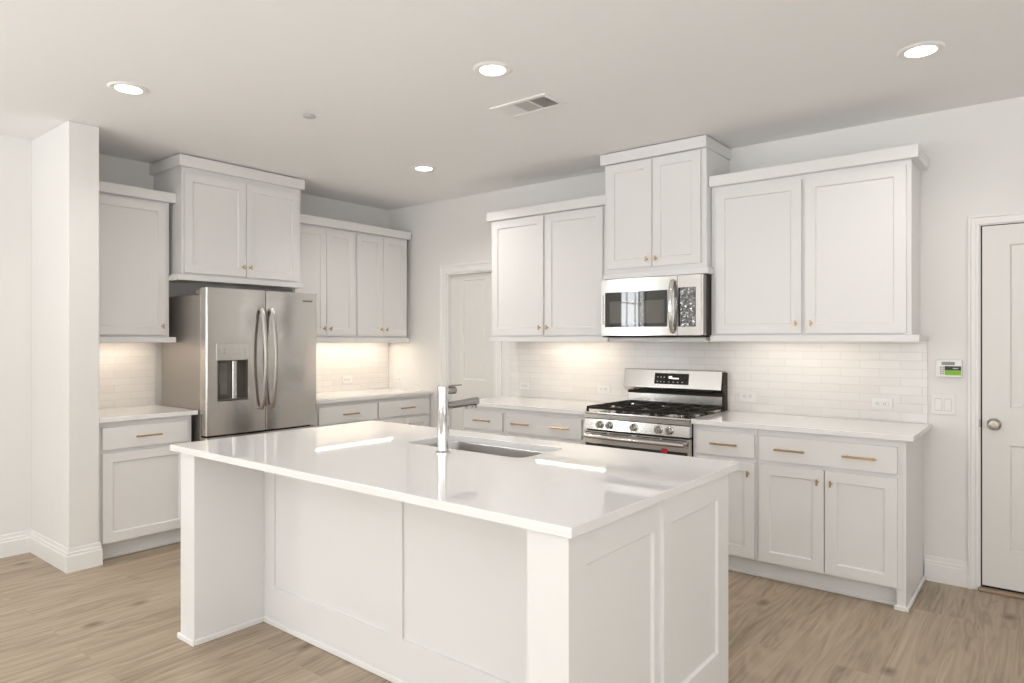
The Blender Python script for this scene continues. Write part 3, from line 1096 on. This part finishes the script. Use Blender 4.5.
# ------------------------------------------------------------------ range
rg = thing('gas_range', 'stainless steel gas range with black grates under the microwave', 'range', (2.779, 0, 0))
W = 0.764
obj('body', B(0.003, W - 0.003, -0.6200, -0.012, 0.05, 0.900), BLACK, rg, 'black range body')
obj('cooktop', B(0.0, W, -0.6550, -0.060, 0.9005, 0.914, bev=0.004, seg=2), STEEL, rg)
# front lip
obj('front_lip', prism(nb(), [(-0.6200, 0.866), (-0.6550, 0.866), (-0.6650, 0.874), (-0.6650, 0.898), (-0.6590, 0.9003), (-0.6200, 0.9003)], lambda u, v, s: (s * W, u, v)), STEEL, rg)
cp = obj('control_panel', prism(nb(), [(-0.6200, 0.797), (-0.6630, 0.797), (-0.6550, 0.8655), (-0.6200, 0.8655)], lambda u, v, s: (s * W, u, v)), STEEL, rg)
KP = [0.124, 0.198, 0.378, 0.556, 0.631]
for x in KP:
    M = Matrix.Translation((x, -0.6580, 0.833)) @ Matrix.Rotation(math.radians(96.7), 4, 'X')
    bm = lathe(nb(), [(0, -0.002), (0.027, -0.002), (0.027, 0.004), (0.023, 0.007), (0.021, 0.024), (0.018, 0.028), (0, 0.0285)], M, 28)
    kk = nb()
    box(kk, -0.0055, 0.0055, -0.020, 0.020, 0.024, 0.036, bev=0.0025)
    bmesh.ops.transform(kk, matrix=M, verts=kk.verts)
    ko = obj('knob', bm, STEEL, cp)
    obj('grip', kk, STEEL, ko)
bm = nb()
box(bm, 0.004, W - 0.004, -0.6330, -0.6200, 0.786, 0.7965)
obj('vent_gap', bm, BLACK, rg)
od = obj('oven_door', panel_rects(nb(), 0.001, W - 0.001, 0.205, 0.785, -0.6620, -0.6210, [(0.010, W - 0.010, 0.30, 0.703)], [(0.001, 0.001), (0.002, 0.003)]), STEEL, rg)
obj('oven_window', B(0.0125, W - 0.0125, -0.6625, -0.6590, 0.3025, 0.7005), GLASSB, od, 'black glass oven window')
bm = nb()
for q in (0.012, 0.20, 0.40, 0.58):
    box(bm, q, q + (0.165 if q < 0.5 else 0.165), -0.6632, -0.6615, 0.772, 0.778)
obj('vent_slots', bm, BLACK, od)
bm = nb()
tube(bm, [(0.020, -0.7000, 0.752), (0.20, -0.7060, 0.752), (0.38, -0.7080, 0.752), (0.56, -0.7060, 0.752), (W - 0.020, -0.7000, 0.752)], 0.0145, 18)
for x in (0.035, W - 0.035):
    tube(bm, [(x, -0.6610, 0.752), (x, -0.7000, 0.752)], 0.0115, 12)
obj('handle', bm, STEEL, od)
obj('red_tag', B(0.578, 0.618, -0.6645, -0.6630, 0.690, 0.7155, bev=0.0004), RED, od, 'small red tag')
obj('storage_drawer', B(0.001, W - 0.001, -0.6550, -0.6210, 0.06, 0.200, bev=0.004), STEEL, rg)
for x in (0.06, W - 0.06):
    for y in (-0.08, -0.60):
        obj('foot', lathe(nb(), [(0, 0), (0.018, 0), (0.018, 0.051), (0, 0.051)], Matrix.Translation((x, y, 0)), 14), BLACK, rg)
# backguard
obj('backguard_riser', B(0.004, W - 0.026, -0.060, -0.012, 0.9145, 1.008), STEEL, rg)
bg = obj('backguard', prism(nb(), [(-0.012, 1.026), (-0.062, 1.026), (-0.101, 1.056), (-0.102, 1.060), (-0.078, 1.184), (-0.068, 1.190), (-0.012, 1.190)], lambda u, v, s: (-0.010 + s * (W - 0.008), u, v)), STEEL, rg)
obj('backguard_shadow_gap', B(0.004, W - 0.026, -0.055, -0.012, 1.0085, 1.0255), BLACK, rg)
obj('backguard_end_cap', prism(nb(), [(-0.011, 0.9145), (-0.064, 0.9145), (-0.064, 1.025), (-0.098, 1.054), (-0.074, 1.178), (-0.011, 1.178)], lambda u, v, s: (W - 0.0175 + s * 0.0115, u, v)), DARKSIDE, rg)
sl = math.atan2(0.024, 0.124)


def bgpt(x, v, out):
    """Point on the sloped backguard face: v metres up from its lower edge, out metres proud of it."""
    return Vector((x, -0.102 + 0.024 * (v / 0.124) - out * math.cos(sl), 1.060 + v + out * math.sin(sl)))


def bgbox(bm, x0_, x1_, v0, v1, o0, o1):
    prism(bm, [(v0, o0), (v1, o0), (v1, o1), (v0, o1)], lambda u, v, s: bgpt(x0_ + s * (x1_ - x0_), u, v))
    return bm


di = obj('display', bgbox(nb(), 0.244, 0.508, 0.024, 0.102, -0.001, 0.002), DISPLAYB, bg, 'black glass display')
for i in range(3):
    for j in range(2):
        obj('display_key', bgbox(nb(), 0.264 + i * 0.026, 0.274 + i * 0.026, 0.038 + j * 0.032, 0.045 + j * 0.032, 0.002, 0.0026), GREYINK, di)
for i in range(4):
    obj('display_key', bgbox(nb(), 0.353 + i * 0.034, 0.365 + i * 0.034, 0.038, 0.043, 0.002, 0.0026), GREYINK, di)
bm = nb()
bgbox(bm, 0.356, 0.380, 0.066, 0.082, 0.002, 0.0026)
bgbox(bm, 0.380, 0.433, 0.063, 0.070, 0.002, 0.0026)
obj('display_readout', bm, CLOCK, di)
# burners
for x, y, r_ in ((0.16, -0.21, 0.036), (0.16, -0.52, 0.046), (0.38, -0.365, 0.050), (0.60, -0.21, 0.034), (0.60, -0.52, 0.048)):
    M = Matrix.Translation((x, y, 0.914))
    b_ = obj('burner', lathe(nb(), [(0, 0), (r_ + 0.022, 0), (r_ + 0.018, 0.004), (r_ + 0.004, 0.006), (r_ + 0.004, 0.014), (0, 0.014)], M, 28), STEEL, rg)
    obj('burner_cap', lathe(nb(), [(0, 0.0142), (r_, 0.0142), (r_ + 0.002, 0.018), (r_ - 0.004, 0.022), (0, 0.0225)], M, 28), IRON, b_)


def grate(x0_, x1_):
    bm = nb()
    y0_, y1_, zt = -0.642, -0.080, 0.950
    b_ = 0.0065
    for y in (y0_, y1_):
        box(bm, x0_, x1_, y - b_, y + b_, zt - 0.018, zt, bev=0.003)
    for x in (x0_ + b_, x1_ - b_):
        box(bm, x - b_, x + b_, y0_ + b_, y1_ - b_, zt - 0.018, zt, bev=0.003)
    ym = (y0_ + y1_) / 2
    box(bm, x0_ + b_, x1_ - b_, ym - b_, ym + b_, zt - 0.016, zt - 0.001)
    xm = (x0_ + x1_) / 2
    for yc in (y0_ + 0.142, y1_ - 0.142):
        for ang in (0, 90, 180, 270):
            a = math.radians(ang)
            ln = ((x1_ - x0_) / 2 - b_) if ang in (0, 180) else 0.134
            p0 = (xm + 0.028 * math.cos(a), yc + 0.028 * math.sin(a), zt - 0.004)
            p1 = (xm + ln * math.cos(a), yc + ln * math.sin(a), zt - 0.008)
            tube(bm, [p0, ((p0[0] + p1[0]) / 2, (p0[1] + p1[1]) / 2, zt - 0.003), p1], 0.0055, 8)
        for ang in (45, 135, 225, 315):
            a = math.radians(ang)
            ln = min((x1_ - x0_) / 2 / abs(math.cos(a)), 0.15)
            tube(bm, [(xm + 0.05 * math.cos(a), yc + 0.05 * math.sin(a), zt - 0.004), (xm + ln * 0.97 * math.cos(a), yc + ln * 0.97 * math.sin(a), zt - 0.009)], 0.0048, 8)
    for x in (x0_ + b_, x1_ - b_):
        for y in (y0_, ym, y1_):
            box(bm, x - b_, x + b_, y - b_, y + b_, 0.9143, zt - 0.015)
    return bm


for a, b in ((0.010, 0.257), (0.259, 0.505), (0.507, 0.754)):
    obj('grate', grate(a, b), IRON, rg, 'black cast iron grate')


# ------------------------------------------------------------------ ceiling fixtures
def make_downlight(label, loc):
    t = thing('recessed_light', label, 'ceiling light', loc, 0, 'recessed ceiling lights')
    obj('trim_ring', lathe(nb(), [(0.064, -0.006), (0.070, -0.0085), (0.088, -0.007), (0.097, -0.001), (0.097, 0.0), (0.064, 0.0)], None, 40), TRIM, t)
    obj('lens', lathe(nb(), [(0, -0.0075), (0.04, -0.0072), (0.064, -0.006), (0.064, -0.001), (0, -0.001)], None, 40), LENS, t)
    return t


spots = [(3.152, -2.079, 'lit round recessed light in the ceiling nearest the air vent'), (1.511, -0.959, 'lit round recessed light farthest away, near the far room corner'),
         (1.491, -3.084, 'lit round recessed light above the wall stub at left'), (4.824, -1.024, 'lit round recessed light at upper right near the door wall')]
dl = None
for (x, y, lb), gain in zip(spots, (1.0, 1.9, 1.0, 0.85)):
    if dl is None:
        dl = make_downlight(lb, (x, y, H))
    else:
        copy_thing(dl, (x, y, H), 0, lb)
    area_light('downlight_beam', (x, y, H - 0.011), (0, 0, 0), 0.126, 0.126, DOWNLIGHT_W * gain, LAMP, 'DISK', math.radians(140))

vt = thing('air_vent', 'white rectangular three-section air vent in the ceiling', 'air vent', (2.975, -1.562, H))
bm = nb()
fx, fy, m_ = 0.198, 0.106, 0.030
box(bm, -fx, fx, -fy, -fy + m_, -0.008, 0, bev=0.003)
box(bm, -fx, fx, fy - m_, fy, -0.008, 0, bev=0.003)
box(bm, -fx, -fx + m_, -fy + m_, fy - m_, -0.008, 0, bev=0.003)
box(bm, fx - m_, fx, -fy + m_, fy - m_, -0.008, 0, bev=0.003)
iw = (2 * (fx - m_)) / 3
for i in (1, 2):
    x = -fx + m_ + iw * i
    box(bm, x - 0.005, x + 0.005, -fy + m_, fy - m_, -0.007, 0)
obj('frame', bm, TRIM, vt)
obj('duct', B(-fx + m_, fx - m_, -fy + m_, fy - m_, -0.0008, -0.0002), DUCT, vt, 'grey inside of the duct')
for i, tilt in enumerate((0.7, -0.22, -0.62)):
    bm = nb()
    n_ = 9
    for j in range(n_):
        xc = -fx + m_ + iw * i + iw * (j + 0.5) / n_
        dx, dz = 0.0055 * math.cos(tilt), 0.0055 * math.sin(tilt)
        zc = -0.0052
        v4 = [(xc - dx * 0.75, zc - dz * 0.45), (xc + dx * 0.75, zc + dz * 0.45), (xc + dx * 0.75, zc + dz * 0.45 + 0.0008), (xc - dx * 0.75, zc - dz * 0.45 + 0.0008)]
        prism(bm, v4, lambda u, v, s: (u, (-fy + m_) * (1 - s) + (fy - m_) * s, v))
    obj('louver_bank', bm, TRIM, vt)

tag(obj('sprinkler_cover', lathe(nb(), [(0, -0.014), (0.030, -0.014), (0.0355, -0.011), (0.0355, -0.008), (0.026, -0.007), (0.026, 0), (0, 0)], Matrix.Translation((1.870, -2.236, H - 0.0002)), 32), GREYP),
    'small round white sprinkler cover on the ceiling', 'sprinkler cover')


# ------------------------------------------------------------------ under-cabinet lights
def led(label, loc, rotz, w, power=LED_W):
    t = thing('under_cabinet_light', label, 'light', loc, rotz, 'under cabinet lights')
    obj('housing', B(0, w, -0.035, 0.0, -0.010, 0.0, bev=0.002), PLASTIC, t)
    obj('diffuser', B(0.006, w - 0.006, -0.029, -0.006, -0.0125, -0.0102), LEDM, t)
    area_light('led_strip', (w / 2, -0.0175, -0.014), (0, 0, 0), w - 0.02, 0.02, power * w, LED, parent=t)
    return t


led('lit strip under the wall cabinet left of the microwave', (2.00, -0.155, 1.4245), 0, 0.66, 1.5)
led('lit strip under the wide wall cabinet right of the microwave', (3.66, -0.155, 1.4295), 0, 0.76)
led('lit strip under the wall cabinet beside the wall stub', (0.155, -2.85, 1.4195), R90, 0.45, 1.7)
led('lit strip under the wall cabinets right of the refrigerator', (0.155, -1.20, 1.4195), R90, 1.10, 2.0)


# ------------------------------------------------------------------ outlets, switch, keypad
def make_outlet(label, loc, rotz):
    t = thing('wall_outlet', label, 'outlet', loc, rotz, 'horizontal duplex outlets')
    obj('plate', B(-0.0575, 0.0575, -0.006, 0, -0.035, 0.035, bev=0.003, seg=2), PLASTIC, t)
    for s in (-1, 1):
        soc = obj('socket', B(s * 0.0195 - 0.0165, s * 0.0195 + 0.0165, -0.0085, -0.0058, -0.0135, 0.0135, bev=0.002), PLASTIC, t)
        bm = nb()
        x = s * 0.0195
        for z in (-0.006, 0.006):
            box(bm, x - 0.003, x + 0.005, -0.0092, -0.0082, z - 0.0014, z + 0.0014)
        lathe(bm, [(0, 0), (0.0026, 0), (0.0026, 0.0008), (0, 0.0008)], Matrix.Translation((x - 0.0095, -0.0084, 0)) @ Matrix.Rotation(PI / 2, 4, 'X'), 10)
        obj('slots', bm, SLOT, soc)
    return t


o0 = make_outlet('white duplex outlet on the tile at the right end of the backsplash', (4.490, -0.0092, 1.018), 0)
copy_thing(o0, (3.679, -0.0092, 1.020), 0, 'white duplex outlet on the tile just right of the range')
copy_thing(o0, (2.548, -0.0092, 1.018), 0, 'white duplex outlet on the tile just left of the range')
copy_thing(o0, (0.0092, -0.527, 1.022), R90, 'white duplex outlet on the tile of the left wall corner')
copy_thing(o0, (0.158, -0.0003, 1.006), 0, 'white duplex outlet on the painted wall left of the pantry door')


copy_thing(o0, (1.770, -0.0092, 1.012), 0, 'white duplex outlet at the left end of the tile by the pantry door')

sw = thing('light_switch', 'white double rocker light switch beside the right door', 'light switch', (4.803, -0.0003, 1.030))
obj('plate', B(-0.0585, 0.0585, -0.006, 0, -0.0575, 0.0575, bev=0.003, seg=2), PLASTIC, sw)
for s in (-1, 1):
    x = s * 0.023
    fr_ = nb()
    box(fr_, x - 0.018, x + 0.018, -0.0066, -0.0058, -0.035, 0.035)
    obj('rocker_gap', fr_, GREYSLOT, sw)
    obj('rocker', prism(nb(), [(-0.0062, -0.033), (-0.0105, -0.033), (-0.0072, 0.033), (-0.0062, 0.033)], lambda u, v, q, x=x: (x - 0.0165 + 0.033 * q, u, v)), PLASTIC, sw)

kp = thing('wall_keypad', 'white wall keypad with grey screen and green sticker above the switch', 'keypad', (4.832, -0.0003, 1.240))
kbody = obj('case', B(-0.062, 0.064, -0.026, 0, -0.050, 0.050, bev=0.004, seg=2), PLASTIC, kp)
obj('screen', B(-0.034, 0.030, -0.0268, -0.0255, 0.020, 0.038), LCD, kp, 'grey screen')
obj('sticker', B(-0.019, 0.060, -0.0268, -0.0255, -0.010, 0.014), INK, kp, 'black printed sticker')
obj('sticker_print', B(0.020, 0.046, -0.0272, -0.0267, -0.002, 0.004), GREYINK, kp)
obj('sticker', B(-0.019, 0.060, -0.0268, -0.0255, -0.038, -0.0105), GREEN, kp, 'bright green sticker')
bm = nb()
for i in range(2):
    for j in range(4):
        box(bm, -0.042 + i * 0.012, -0.033 + i * 0.012, -0.0272, -0.0255, -0.034 + j * 0.012, -0.025 + j * 0.012)
obj('keys', bm, GREYSLOT, kp)
